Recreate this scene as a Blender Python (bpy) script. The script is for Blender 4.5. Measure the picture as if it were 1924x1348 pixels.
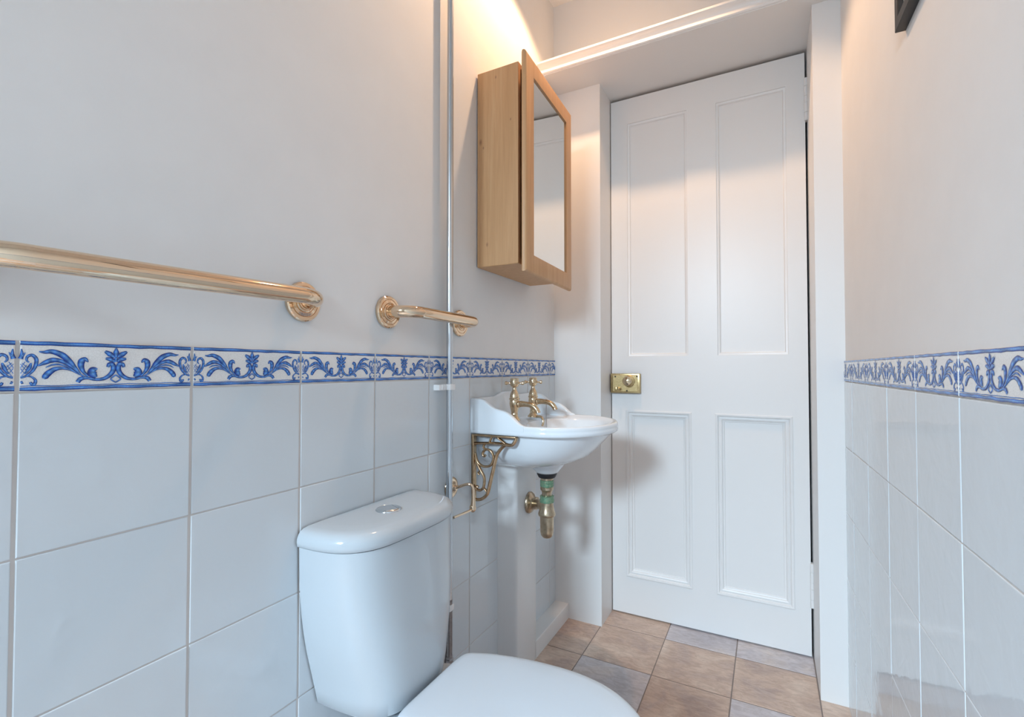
import bpy, bmesh, math, random
from mathutils import Vector, Matrix
random.seed(7)
PI = math.pi
SC = bpy.context.scene
COL = SC.collection
for o in list(bpy.data.objects):
    bpy.data.objects.remove(o)

# ------------------------------------------------------------------ camera
F_PX = 909.75
cam_d = bpy.data.cameras.new('camera')
cam = bpy.data.objects.new('camera', cam_d)
COL.objects.link(cam)
cam_d.sensor_fit = 'HORIZONTAL'
cam_d.sensor_width = 36.0
cam_d.lens = F_PX / 1924 * 36.0
cam_d.clip_start = 0.01
cam.location = (0, 0, 1.0309)
cam.rotation_euler = (PI / 2 + math.radians(1.2057), 0, math.radians(27.9435))
SC.camera = cam

# ------------------------------------------------------------------ world, lights, exposure
w = bpy.data.worlds.new('sky')
SC.world = w
w.use_nodes = True
bg = w.node_tree.nodes['Background']
bg.inputs['Color'].default_value = (0.78, 0.90, 1.0, 1)
bg.inputs['Strength'].default_value = 1.2

def light(name, kind, loc, rot, energy, color, **kw):
    d = bpy.data.lights.new(name, kind)
    d.energy = energy
    d.color = color
    for k, v in kw.items():
        setattr(d, k, v)
    o = bpy.data.objects.new(name, d)
    o.location = loc
    o.rotation_euler = rot
    COL.objects.link(o)
    return o

# daylight just outside the window of the back wall, pointing into the room (+y)
light('daylight', 'AREA', (-0.62, -2.70, 2.52), (math.radians(90 - 37), 0, math.radians(-9)), 156.0, (0.66, 0.845, 1.0),
      shape='RECTANGLE', size=0.8, size_y=1.2, spread=math.radians(98))
# the recessed downlight above the cabinet
light('downlight_lamp', 'SPOT', (-0.50, 1.46, 2.565), (0, 0, 0), 31.0, (1.0, 0.61, 0.345),
      spot_size=math.radians(118), spot_blend=0.25, shadow_soft_size=0.022)

SC.view_settings.view_transform = 'Standard'
SC.view_settings.look = 'None'
SC.view_settings.exposure = 0.15
SC.view_settings.gamma = 1.0
SC.view_settings.use_curve_mapping = False
try:
    SC.cycles.max_bounces = 14
    SC.cycles.diffuse_bounces = 8
    SC.cycles.glossy_bounces = 6
    SC.cycles.caustics_reflective = False
    SC.cycles.caustics_refractive = False
    SC.cycles.sample_clamp_indirect = 4.0
except Exception:
    pass

# ------------------------------------------------------------------ materials
def material(name, color=(0.8, 0.8, 0.8), rough=0.5, metal=0.0, coat=0.0, spec=0.5):
    m = bpy.data.materials.new(name)
    m.use_nodes = True
    b = m.node_tree.nodes['Principled BSDF']
    b.inputs['Base Color'].default_value = (*color, 1)
    b.inputs['Roughness'].default_value = rough
    b.inputs['Metallic'].default_value = metal
    b.inputs['Specular IOR Level'].default_value = spec
    b.inputs['Coat Weight'].default_value = coat
    b.inputs['Coat Roughness'].default_value = 0.03
    return m

class NT:
    def __init__(self, m):
        self.t = m.node_tree
        self.b = self.t.nodes['Principled BSDF']
    def n(self, kind, **kw):
        x = self.t.nodes.new(kind)
        for k, v in kw.items():
            if k.startswith('i_'):
                x.inputs[k[2:].replace('_', ' ')].default_value = v
            else:
                setattr(x, k, v)
        return x
    def l(self, a, b):
        self.t.links.new(a, b)
    def coord(self, scale=(1, 1, 1), out='Object'):
        c = self.n('ShaderNodeTexCoord')
        mp = self.n('ShaderNodeMapping')
        mp.inputs['Scale'].default_value = scale
        self.l(c.outputs[out], mp.inputs['Vector'])
        return mp.outputs['Vector']
    def noise(self, vec, scale, detail=3.0, rough=0.5, dist=0.0):
        x = self.n('ShaderNodeTexNoise')
        x.inputs['Scale'].default_value = scale
        x.inputs['Detail'].default_value = detail
        x.inputs['Roughness'].default_value = rough
        x.inputs['Distortion'].default_value = dist
        self.l(vec, x.inputs['Vector'])
        return x.outputs['Fac']
    def ramp(self, fac, stops):
        r = self.n('ShaderNodeValToRGB')
        e = r.color_ramp.elements
        while len(e) < len(stops):
            e.new(0.5)
        for el, (p, c) in zip(e, stops):
            el.position = p
            el.color = (*c, 1)
        self.l(fac, r.inputs['Fac'])
        return r.outputs['Color']
    def bump(self, fac, strength, dist=0.001):
        bp = self.n('ShaderNodeBump')
        bp.inputs['Strength'].default_value = strength
        bp.inputs['Distance'].default_value = dist
        self.l(fac, bp.inputs['Height'])
        self.l(bp.outputs['Normal'], self.b.inputs['Normal'])
        return bp
    def mix(self, fac, a, b, blend='MIX'):
        x = self.n('ShaderNodeMix', data_type='RGBA', blend_type=blend)
        for s, v in ((0, fac), (6, a), (7, b)):
            if hasattr(v, 'links'):
                self.l(v, x.inputs[s])
            elif isinstance(v, (int, float)):
                x.inputs[s].default_value = v
            else:
                x.inputs[s].default_value = (*v, 1)
        return x.outputs[2]
    def color(self, c):
        self.l(c, self.b.inputs['Base Color'])

M = {}
def plaster(name, col):
    m = material(name, col, 0.75, spec=0.3)
    t = NT(m)
    v = t.coord()
    f = t.noise(v, 9, 5, 0.6)
    t.color(t.ramp(f, [(0.3, tuple(c * 0.97 for c in col)), (0.7, col)]))
    t.bump(t.noise(v, 60, 4, 0.6), 0.12, 0.001)
    return m
M['plaster'] = plaster('white_wall_plaster', (0.775, 0.775, 0.77))
M['ceiling'] = plaster('white_ceiling_paint', (0.82, 0.81, 0.80))

def gloss_paint(name, col, rough=0.33):
    m = material(name, col, rough)
    t = NT(m)
    t.bump(t.noise(t.coord((30, 30, 4)), 8, 3, 0.6), 0.06, 0.001)
    return m
M['door_paint'] = gloss_paint('white_satin_door_paint', (0.75, 0.75, 0.745), 0.36)
M['trim_paint'] = gloss_paint('white_woodwork_paint', (0.76, 0.76, 0.755), 0.4)

def tile_glaze(name, col, rough=0.07):
    m = material(name, col, rough, spec=0.5)
    t = NT(m)
    oi = t.n('ShaderNodeObjectInfo')
    va = t.n('ShaderNodeVectorMath', operation='ADD')
    t.l(t.coord((1, 1, 1)), va.inputs[0])
    t.l(oi.outputs['Location'], va.inputs[1])
    f = t.noise(va.outputs[0], 16, 3, 0.5, 0.4)
    t.bump(f, 0.55, 0.0020)
    r = t.ramp(oi.outputs['Random'], [(0.0, tuple(c * 0.965 for c in col)), (1.0, col)])
    t.color(r)
    return m
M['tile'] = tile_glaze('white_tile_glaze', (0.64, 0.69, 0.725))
def crackle():
    col = (0.79, 0.79, 0.78)
    m = material('crackled_cream_glaze', col, 0.10)
    t = NT(m)
    v = t.coord()
    nz = t.n('ShaderNodeTexVoronoi', feature='DISTANCE_TO_EDGE')
    nz.inputs['Scale'].default_value = 330
    t.l(v, nz.inputs['Vector'])
    crk = t.ramp(nz.outputs['Distance'], [(0.0, (0.60, 0.60, 0.59)), (0.10, col)])
    t.color(t.mix(0.55, col, crk))
    t.bump(t.noise(v, 60, 3), 0.2, 0.0006)
    return m
M['crackle'] = crackle()
def blue_paint():
    m = material('cobalt_blue_brush_paint', (0.05, 0.15, 0.5), 0.14)
    t = NT(m)
    a = t.n('ShaderNodeAttribute', attribute_name='Col')
    f = t.noise(t.coord(), 420, 3, 0.6)
    dark = t.ramp(f, [(0.3, (0.72, 0.72, 0.78)), (0.7, (1.1, 1.1, 1.05))])
    t.color(t.mix(1.0, a.outputs['Color'], dark, 'MULTIPLY'))
    return m
M['blue'] = blue_paint()
M['grout'] = plaster('beige_white_grout', (0.60, 0.565, 0.54))

def floor_tile_mat(name, c1, c2, c3):
    m = material(name, c1, 0.5)
    t = NT(m)
    oi = t.n('ShaderNodeObjectInfo')
    va = t.n('ShaderNodeVectorMath', operation='ADD')
    sc = t.n('ShaderNodeVectorMath', operation='SCALE')
    sc.inputs['Scale'].default_value = 13.0
    t.l(oi.outputs['Location'], sc.inputs[0])
    t.l(t.coord(), va.inputs[0])
    t.l(sc.outputs[0], va.inputs[1])
    f1 = t.noise(va.outputs[0], 7, 6, 0.62, 0.6)
    base = t.ramp(f1, [(0.30, c2), (0.50, c1), (0.70, c3)])
    st = t.n('ShaderNodeMapping')
    st.inputs['Scale'].default_value = (14, 40, 14)
    t.l(va.outputs[0], st.inputs['Vector'])
    f2 = t.noise(st.outputs['Vector'], 1.6, 6, 0.7, 1.0)
    vein = t.ramp(f2, [(0.42, (0.80, 0.77, 0.75)), (0.56, (1, 1, 1)), (0.72, (1.12, 1.1, 1.08))])
    t.color(t.mix(0.8, base, vein, 'MULTIPLY'))
    t.bump(t.noise(va.outputs[0], 55, 5, 0.65), 0.25, 0.0012)
    return m
M['floor_tan'] = floor_tile_mat('tan_stone_floor_tile', (0.56, 0.415, 0.33), (0.43, 0.335, 0.30), (0.68, 0.55, 0.455))
M['floor_grey'] = floor_tile_mat('grey_stone_floor_tile', (0.56, 0.515, 0.525), (0.46, 0.425, 0.445), (0.64, 0.56, 0.52))
M['floor_joint'] = plaster('brown_grey_floor_joint', (0.225, 0.185, 0.165))

def metal(name, col, rough, dirt=None, dscale=120, amount=0.5, bump=0.0):
    m = material(name, col, rough, 1.0)
    t = NT(m)
    if dirt:
        f = t.noise(t.coord(), dscale, 4, 0.6)
        t.color(t.ramp(f, [(0.35, col), (0.35 + amount * 0.6, dirt)]))
    if bump:
        t.bump(t.noise(t.coord(), dscale, 3), bump, 0.0006)
    return m
M['nickel_gold'] = metal('polished_pale_gold_plate', (0.80, 0.615, 0.44), 0.06)
M['brass'] = metal('aged_polished_brass', (0.76, 0.62, 0.43), 0.17, (0.52, 0.40, 0.26), 170, 0.7)
M['brass_bracket'] = metal('lacquered_brass_casting', (0.60, 0.43, 0.27), 0.24, (0.40, 0.27, 0.16), 90, 0.7, 0.15)
M['brass_lock'] = metal('dull_yellow_brass_plate', (0.60, 0.47, 0.25), 0.36, (0.42, 0.31, 0.15), 200, 0.6)
M['trap_brass'] = metal('aged_bronze_trap_metal', (0.60, 0.50, 0.36), 0.28, (0.42, 0.31, 0.21), 70, 0.6)
M['chrome'] = metal('chrome_plate', (0.74, 0.77, 0.80), 0.09)
M['pipe'] = metal('grey_chromed_pipe', (0.62, 0.66, 0.70), 0.2)
M['dull_pipe'] = metal('dull_grey_pipe_metal', (0.36, 0.345, 0.345), 0.42, (0.24, 0.225, 0.22), 60, 0.6)
M['verdigris'] = metal('green_verdigris_nut', (0.10, 0.27, 0.17), 0.42, (0.30, 0.34, 0.22), 200, 0.6, 0.3)
NT(M['verdigris']).b.inputs['Metallic'].default_value = 0.45
M['rubber'] = material('black_rubber', (0.012, 0.012, 0.014), 0.5)
M['black_hole'] = material('dark_screw_recess', (0.03, 0.025, 0.015), 0.6)
def ceramic(name, col, rough):
    m = material(name, col, rough, coat=0.3)
    t = NT(m)
    t.bump(t.noise(t.coord(), 10, 2), 0.05, 0.001)
    return m
M['ceramic'] = ceramic('white_vitreous_china', (0.77, 0.82, 0.86), 0.10)
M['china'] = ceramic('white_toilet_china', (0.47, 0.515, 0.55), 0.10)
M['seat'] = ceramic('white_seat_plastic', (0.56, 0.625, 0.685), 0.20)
M['white_plastic'] = ceramic('white_clip_plastic', (0.82, 0.82, 0.82), 0.35)
M['mirror'] = metal('silvered_mirror_glass', (0.86, 0.88, 0.87), 0.005)
M['black_frame'] = gloss_paint('black_frame_lacquer', (0.018, 0.016, 0.015), 0.35)
M['mount'] = plaster('white_picture_mount', (0.80, 0.79, 0.77))
def pine(name, knots):
    m = material(name, (0.62, 0.42, 0.26), 0.45)
    t = NT(m)
    v = t.coord((1, 1, 1))
    mp = t.n('ShaderNodeMapping')
    mp.inputs['Scale'].default_value = (1, 1, 0.045)
    t.l(v, mp.inputs['Vector'])
    g = t.noise(mp.outputs['Vector'], 60, 4, 0.6, 0.8)
    g2 = t.noise(mp.outputs['Vector'], 240, 3, 0.6)
    base = t.ramp(g, [(0.30, (0.515, 0.285, 0.130)), (0.55, (0.57, 0.325, 0.158)), (0.75, (0.60, 0.365, 0.190))])
    fine = t.ramp(g2, [(0.3, (0.95, 0.94, 0.92)), (0.7, (1.03, 1.03, 1.03))])
    c = t.mix(1.0, base, fine, 'MULTIPLY')
    for (ky, kz, kr) in knots:
        s = t.n('ShaderNodeMapping')
        s.inputs['Location'].default_value = (0, -ky / kr, -kz / (kr * 2.0))
        s.inputs['Scale'].default_value = (0, 1 / kr, 1 / (kr * 2.0))
        t.l(v, s.inputs['Vector'])
        ln = t.n('ShaderNodeVectorMath', operation='LENGTH')
        t.l(s.outputs['Vector'], ln.inputs[0])
        k = t.ramp(ln.outputs['Value'], [(0.25, (1, 1, 1)), (0.75, (0, 0, 0))])
        c = t.mix(k, c, (0.25, 0.11, 0.05))
    t.color(c)
    t.bump(g2, 0.1, 0.0005)
    return m
M['pine'] = pine('pale_pine_wood', [])

# ------------------------------------------------------------------ mesh helpers
class MB:
    """Collects vertices and faces of one mesh, in world (or stated local) coordinates."""
    def __init__(self):
        self.v, self.f, self.c = [], [], []
    def add(self, vs, fs, col=None):
        o = len(self.v)
        self.v += [tuple(p) for p in vs]
        self.f += [tuple(i + o for i in f) for f in fs]
        if col:
            self.c += col
        return self
    def box(self, x0, x1, y0, y1, z0, z1):
        vs = [(x, y, z) for x in (x0, x1) for y in (y0, y1) for z in (z0, z1)]
        return self.add(vs, [(0, 1, 3, 2), (4, 6, 7, 5), (0, 4, 5, 1), (2, 3, 7, 6), (0, 2, 6, 4), (1, 5, 7, 3)])
    def rbox(self, x0, x1, y0, y1, z0, z1, r=0.003, seg=2):
        bm = bmesh.new()
        bmesh.ops.create_cube(bm, size=1.0)
        for v in bm.verts:
            v.co = Vector(((x0 + x1) / 2 + v.co.x * (x1 - x0), (y0 + y1) / 2 + v.co.y * (y1 - y0), (z0 + z1) / 2 + v.co.z * (z1 - z0)))
        bmesh.ops.bevel(bm, geom=list(bm.edges), offset=r, segments=seg, profile=0.5, affect='EDGES')
        bm.verts.index_update()
        self.add([v.co[:] for v in bm.verts], [[v.index for v in f.verts] for f in bm.faces])
        bm.free()
        return self
    def loft(self, rings, caps=(True, True), closed=True):
        n = len(rings[0])
        o = len(self.v)
        for r in rings:
            self.v += [tuple(p) for p in r]
        for i in range(len(rings) - 1):
            for j in range(n if closed else n - 1):
                a, b = o + i * n + j, o + i * n + (j + 1) % n
                self.f.append((a, b, b + n, a + n))
        if caps[0]:
            self.f.append(tuple(o + j for j in reversed(range(n))))
        if caps[1]:
            self.f.append(tuple(o + (len(rings) - 1) * n + j for j in range(n)))
        return self
    def tube(self, pts, rad, seg=12, caps=(True, True), smooth=0):
        P = [Vector(p) for p in pts]
        R = list(rad) if hasattr(rad, '__len__') else [rad] * len(P)
        if smooth:
            P, R = catmull(P, smooth, R)
        rings = []
        t0 = (P[1] - P[0]).normalized()
        up = Vector((0, 0, 1)) if abs(t0.z) < 0.9 else Vector((1, 0, 0))
        nrm = (up - t0 * up.dot(t0)).normalized()
        for i, p in enumerate(P):
            t = (P[min(i + 1, len(P) - 1)] - P[max(i - 1, 0)]).normalized()
            nrm = (nrm - t * nrm.dot(t)).normalized()
            b = t.cross(nrm)
            rings.append([p + (nrm * math.cos(a) + b * math.sin(a)) * R[i] for a in [2 * PI * k / seg for k in range(seg)]])
        return self.loft(rings, caps)
    def lathe(self, prof, origin, axis=(0, 0, 1), seg=28, caps=(True, True)):
        """prof: list of (radius, distance along axis)."""
        ax = Vector(axis).normalized()
        u = ax.orthogonal().normalized()
        q = ax.cross(u)
        o = Vector(origin)
        rings = [[o + ax * h + (u * math.cos(a) + q * math.sin(a)) * max(r, 1e-5) for a in [2 * PI * k / seg for k in range(seg)]] for r, h in prof]
        return self.loft(rings, caps)
    def sphere(self, c, r, sx=1, sy=1, sz=1, seg=16):
        c = Vector(c)
        rings = []
        for i in range(seg // 2 + 1):
            th = PI * i / (seg // 2)
            rr = max(math.sin(th), 1e-4) * r
            rings.append([c + Vector((math.cos(a) * rr * sx, math.sin(a) * rr * sy, -math.cos(th) * r * sz)) for a in [2 * PI * k / seg for k in range(seg)]])
        return self.loft(rings)
    def prism(self, poly, axis, a, b):
        """poly in the two other axes (in xyz order), extruded along axis from a to b."""
        def put(p, t):
            return {'x': (t, p[0], p[1]), 'y': (p[0], t, p[1]), 'z': (p[0], p[1], t)}[axis]
        return self.loft([[put(p, a) for p in poly], [put(p, b) for p in poly]])
    def mould(self, a0, a1, b0, b1, prof, put):
        """A mitred frame: prof = list of (inset, depth); put(a, b, depth) -> xyz."""
        rings = []
        for ins, d in prof:
            rings.append([put(a0 + ins, b0 + ins, d), put(a1 - ins, b0 + ins, d), put(a1 - ins, b1 - ins, d), put(a0 + ins, b1 - ins, d)])
        n = len(rings)
        o = len(self.v)
        for r in rings:
            self.v += [tuple(p) for p in r]
        for i in range(n - 1):
            for j in range(4):
                a, b = o + i * 4 + j, o + i * 4 + (j + 1) % 4
                self.f.append((a, b, b + 4, a + 4))
        return self

def catmull(P, n, R=None):
    out, ro = [], []
    for i in range(len(P) - 1):
        p0, p1, p2, p3 = P[max(i - 1, 0)], P[i], P[i + 1], P[min(i + 2, len(P) - 1)]
        for k in range(n):
            t = k / n
            out.append(0.5 * ((2 * p1) + (p2 - p0) * t + (2 * p0 - 5 * p1 + 4 * p2 - p3) * t * t + (3 * p1 - p0 - 3 * p2 + p3) * t ** 3))
            if R:
                ro.append(R[i] + (R[i + 1] - R[i]) * t)
    out.append(P[-1])
    if R:
        ro.append(R[-1])
    return out, ro

def make_mesh(name, mb, mat, smooth=False, origin=(0, 0, 0), angle=None):
    me = bpy.data.meshes.new(name)
    ox = Vector(origin)
    me.from_pydata([tuple(Vector(p) - ox) for p in mb.v], [], mb.f)
    bm = bmesh.new()
    bm.from_mesh(me)
    if not mb.c:
        bmesh.ops.recalc_face_normals(bm, faces=list(bm.faces))
    bm.to_mesh(me)
    bm.free()
    if mb.c:
        at = me.color_attributes.new('Col', 'FLOAT_COLOR', 'POINT')
        for i, c in enumerate(mb.c):
            at.data[i].color = (*c, 1)
    me.materials.append(mat)
    if smooth:
        me.polygons.foreach_set('use_smooth', [True] * len(me.polygons))
        me.set_sharp_from_angle(angle=math.radians(angle or 38))
    me.update()
    return me

ROOT_LOC = {}
def obj(name, mb, mat, parent=None, smooth=False, angle=None, origin=None):
    """One mesh object; its vertices are given in world space."""
    if parent is not None:
        org = ROOT_LOC.get(parent.name, Vector((0, 0, 0)))
        me = make_mesh(name, mb, mat, smooth, org, angle)
        o = bpy.data.objects.new(name, me)
        o.parent = parent
        COL.objects.link(o)
        ROOT_LOC[o.name] = org
        return o
    org = Vector(origin or (0, 0, 0))
    me = make_mesh(name, mb, mat, smooth, org, angle)
    o = bpy.data.objects.new(name, me)
    o.location = org
    COL.objects.link(o)
    ROOT_LOC[o.name] = org
    return o

def thing(name, label, cat, loc, group=None):
    o = bpy.data.objects.new(name, None)
    o.empty_display_size = 0.05
    o.location = loc
    COL.objects.link(o)
    ROOT_LOC[o.name] = Vector(loc)
    return tag(o, label, cat, group)

def tag(o, label, cat, group=None):
    o['label'] = label
    o['category'] = cat
    if group:
        o['group'] = group
    return o

def struct(name, mb, mat, label=None, parent=None, smooth=False):
    o = obj(name, mb, mat, parent, smooth)
    if parent is None:
        o['kind'] = 'structure'
        if label:
            o['label'] = label
    return o

def place(name, mesh, parent, loc, rot=(0, 0, 0)):
    o = bpy.data.objects.new(name, mesh)
    o.parent = parent
    o.location = loc
    o.rotation_euler = rot
    COL.objects.link(o)
    return o

# ------------------------------------------------------------------ dimensions (metres)
WX = -0.80                      # face of the left wall's tiles
CEIL = 2.585
YB = -2.00                      # back wall (behind the camera)
YD = 2.0413                     # face of the door
YP = 1.896                      # face of the pier left of the door
YR = 1.800                      # face of the pier right of the door
ZT, ZB = 1.0659, 1.0020         # border tiles, top and bottom
RX, RA = 0.2219, 0.0274         # right wall: x at y = 1.2, and its slope

# ------------------------------------------------------------------ room shell
floor = struct('floor', MB().box(-0.95, 0.45, YB - 0.1, 2.35, -0.06, -0.0012), M['floor_joint'],
               'stone effect tiled floor of the small bathroom')
FX = [-0.851, -0.605, -0.3605, -0.1150, 0.1310, 0.3765]
FY = [1.925 + 0.2455 * k for k in range(1, -17, -1)]
fmesh = {}
for key in ('floor_tan', 'floor_grey'):
    g = 0.0017
    h = 0.2455 / 2 - g
    c = 0.0022
    tb = MB().loft([[(-h, -h, -0.004), (h, -h, -0.004), (h, h, -0.004), (-h, h, -0.004)],
                    [(-h, -h, -0.0010), (h, -h, -0.0010), (h, h, -0.0010), (-h, h, -0.0010)],
                    [(-h + c, -h + c, 0.0), (h - c, -h + c, 0.0), (h - c, h - c, 0.0), (-h + c, h - c, 0.0)]], (False, True))
    fmesh[key] = make_mesh('floor_tile', tb, M[key])
GREY = {(2, 0), (3, 0), (1, 2), (3, 2), (2, 3)}
for j in range(len(FY)):
    for i in range(5):
        key = 'floor_grey' if ((i, j) in GREY or (j > 2 and random.random() < 0.45)) else 'floor_tan'
        place('floor_tile', fmesh[key], floor, ((FX[i] + FX[i + 1]) / 2, FY[j] - 0.2455 / 2, 0), (0, 0, random.choice((0, PI))))

ceiling = struct('ceiling', MB().box(-0.95, 0.5, YB - 0.1, 2.35, CEIL, CEIL + 0.08), M['ceiling'], 'plain white ceiling')

# ---- tiled walls, each built in a frame of its own: x = 0 is the tile face, +x the room
def motif():
    """The painted scroll pattern of a border tile, in brush strokes of the tile's own plane."""
    S = [([(0.013, 0.64), (0.019, 0.718), (0.017, 0.83)], [4.0, 2.89, 0.72]),
    ([(0.021, 0.687), (0.028, 0.726), (0.034, 0.762)], [1.89, 1.63, 0.42]),
    ([(0.052, 0.573), (0.041, 0.615), (0.045, 0.684), (0.066, 0.712), (0.084, 0.645), (0.084, 0.541), (0.072, 0.43), (0.053, 0.351), (0.033, 0.299), (0.014, 0.274)], [1.2, 1.85, 2.34, 2.93, 3.09, 3.12, 2.8, 2.6, 1.82, 1.2]),
    ([(0.062, 0.562), (0.053, 0.466), (0.035, 0.351)], [1.17, 3.54, 1.17]),
    ([(0.013, 0.54), (0.042, 0.413)], [0.52, 0.55]),
    ([(0.014, 0.455), (0.032, 0.361)], [0.65, 0.49]),
    ([(0.021, 0.56), (0.049, 0.455)], [0.65, 0.55]),
    ([(0.013, 0.466), (0.034, 0.582)], [0.59, 0.65]),
    ([(0.014, 0.361), (0.041, 0.52)], [0.55, 0.59]),
    ([(0.02, 0.31), (0.049, 0.466)], [0.52, 0.55]),
    ([(0.014, 0.293), (0.037, 0.308), (0.063, 0.297), (0.082, 0.232), (0.079, 0.161), (0.066, 0.158), (0.059, 0.197)], [1.2, 1.4, 1.63, 2.37, 2.96, 2.86, 1.76]),
    ([(0.015, 0.183), (0.026, 0.196)], [2.34, 2.99]),
    ([(0.096, 0.784), (0.122, 0.775), (0.159, 0.79), (0.208, 0.723), (0.247, 0.592), (0.276, 0.457), (0.303, 0.338)], [0.97, 2.86, 4.65, 5.86, 5.14, 3.35, 1.59]),
    ([(0.092, 0.504), (0.123, 0.565), (0.16, 0.62), (0.197, 0.61), (0.236, 0.541), (0.271, 0.444), (0.301, 0.343)], [0.94, 3.94, 4.91, 3.87, 2.93, 2.05, 1.3]),
    ([(0.129, 0.474), (0.16, 0.526), (0.198, 0.534), (0.242, 0.474), (0.283, 0.366)], [0.65, 1.79, 1.79, 1.2, 0.75]),
    ([(0.1205, 0.256), (0.127, 0.290), (0.141, 0.358), (0.171, 0.438), (0.209, 0.463), (0.254, 0.423), (0.301, 0.324)], [2.2, 5.2, 5.6, 4.4, 2.99, 1.79, 1.01]),
    ([(0.344, 0.291), (0.317, 0.399), (0.305, 0.513), (0.308, 0.604), (0.326, 0.645), (0.344, 0.588)], [1.37, 3.52, 5.5, 6.05, 4.49, 0.85]),
    ([(0.289, 0.174), (0.302, 0.236), (0.325, 0.26), (0.356, 0.249), (0.382, 0.224)], [3.84, 4.36, 3.38, 2.21, 1.01]),
    ([(0.301, 0.336), (0.341, 0.257), (0.383, 0.224), (0.432, 0.244), (0.468, 0.333), (0.484, 0.444), (0.478, 0.54), (0.459, 0.546), (0.451, 0.485)], [1.56, 1.85, 2.7, 3.55, 4.46, 5.05, 4.82, 4.04, 2.61]),
    ([(0.394, 0.452), (0.371, 0.429), (0.366, 0.352), (0.388, 0.271)], [0.88, 6.93, 8.92, 2.67]),
    ([(0.490, 0.70), (0.462, 0.765), (0.434, 0.825)], [2.2, 5.6, 2.2]),
    ([(0.494, 0.605), (0.468, 0.652), (0.438, 0.668)], [2.6, 5.0, 2.0]),
    ([(0.498, 0.318), (0.47, 0.23), (0.499, 0.155)], [1.5, 1.5, 1.5])]
    H = ZT - ZB
    mb = MB()
    def stroke(pts, wid, k=7, lift=0.0, fat=1.28):
        P, R = catmull([Vector((p[0] * 0.2, p[1] * H, 0)) for p in pts], k, [x * fat / 1000 for x in wid])
        rows, cols = [], []
        n = len(P)
        for i, p in enumerate(P):
            t = (P[min(i + 1, n - 1)] - P[max(i - 1, 0)]).normalized()
            q = Vector((-t.y, t.x, 0))
            for e, c, hgt in ((-1, 0, 0.00008), (-0.62, 1, 0.0003), (0.12, 2, 0.0004), (0.62, 3, 0.0003), (1, 0, 0.00008)):
                s = p + q * (e * R[i] / 2)
                rows.append((0.0001 + hgt + lift, s.x, s.y))
                fade = 0.78 + 0.22 * math.sin(i * 0.9 + e)
                base = ((0.006, 0.026, 0.17), (0.010, 0.075, 0.46), (0.17, 0.44, 0.86), (0.020, 0.165, 0.68))[c]
                cols.append(tuple(min(1, v * fade) for v in base))
        fs = []
        for i in range(n - 1):
            for j in range(4):
                a = i * 5 + j
                fs.append((a, a + 5, a + 6, a + 1))
        mb.add(rows, fs, cols)
    mid = 0.498
    for q, (pts, wid) in enumerate(S):
        stroke(pts, wid, lift=0.00002 * q)
        stroke([(2 * mid - s, t) for s, t in pts], wid, lift=0.00002 * q)
    stroke([(mid, 0.60), (mid, 0.66), (mid, 0.71)], [3.0, 3.6, 1.2], lift=0.0006)
    stroke([(mid, 0.70), (mid, 0.80), (mid, 0.905)], [2.0, 5.8, 0.9], lift=0.0006)
    def band(t, wid, jit):
        k = 14
        stroke([(0.011 + 0.978 * i / k, t + random.uniform(-jit, jit)) for i in range(k + 1)], [wid * random.uniform(0.85, 1.1) for _ in range(k + 1)], 2, fat=1.0)
    band(0.943, 5.0, 0.006)
    band(0.064, 4.6, 0.006)
    band(0.120, 1.1, 0.006)
    return mb
motif_me = make_mesh('painted_scroll', motif(), M['blue'])

def tile_box(sy, sz, d=0.0045, c=0.0011):
    """A glazed tile lying on x = 0 (its face), with its lower near corner at the origin."""
    return MB().loft([[(-d, 0, 0), (-d, sy, 0), (-d, sy, sz), (-d, 0, sz)],
                      [(-c, 0, 0), (-c, sy, 0), (-c, sy, sz), (-c, 0, sz)],
                      [(-c * 0.3, c * 0.35, c * 0.35), (-c * 0.3, sy - c * 0.35, c * 0.35), (-c * 0.3, sy - c * 0.35, sz - c * 0.35), (-c * 0.3, c * 0.35, sz - c * 0.35)],
                      [(0, c * 1.2, c * 1.2), (0, sy - c * 1.2, c * 1.2), (0, sy - c * 1.2, sz - c * 1.2), (0, c * 1.2, sz - c * 1.2)]], (False, True))
GV, GH = 0.0042, 0.0022
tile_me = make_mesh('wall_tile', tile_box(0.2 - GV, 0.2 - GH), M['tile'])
border_me = make_mesh('border_tile', tile_box(0.2 - GV, ZT - ZB - GH), M['crackle'])

def tiled_wall(name, label, loc, rotz, y0, y1, edges, dz, cut=None):
    wl = bpy.data.objects.new(name, make_mesh(name, MB().box(-0.12, -0.0035, y0, y1, 0, CEIL), M['plaster']))
    wl.location = loc
    wl.rotation_euler = (0, 0, rotz)
    COL.objects.link(wl)
    wl['kind'] = 'structure'
    wl['label'] = label
    place('grout', make_mesh('grout', MB().box(-0.0040, -0.0013, y0 + 0.001, y1 - 0.001, 0, ZT + dz - 0.0005), M['grout']), wl, (0, 0, 0))
    for e in edges:
        lim = 0.2 if cut is None or e + 0.2 < cut else cut - e
        for r in range(5):
            z = ZB + dz - 0.2 * (r + 1) + GH / 2
            me = tile_me
            if lim < 0.19:
                me = make_mesh('wall_tile', tile_box(lim - GV / 2, 0.2 - GH), M['tile'])
            place('wall_tile', me, wl, (random.uniform(-0.0003, 0.0003), e + GV / 2, z),
                  (0, random.uniform(-0.0035, 0.0035), random.uniform(-0.0035, 0.0035)))
        b = place('border_tile', border_me, wl, (0.0003, e + GV / 2, ZB + dz + GH / 2))
        place('painted_scroll', motif_me, b, (0, -GV / 2, -GH / 2))
    return wl
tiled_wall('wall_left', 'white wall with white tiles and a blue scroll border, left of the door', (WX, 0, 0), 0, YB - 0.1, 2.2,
           [0.236 + 0.2 * k for k in range(-4, 9)], 0.0, YP)
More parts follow.
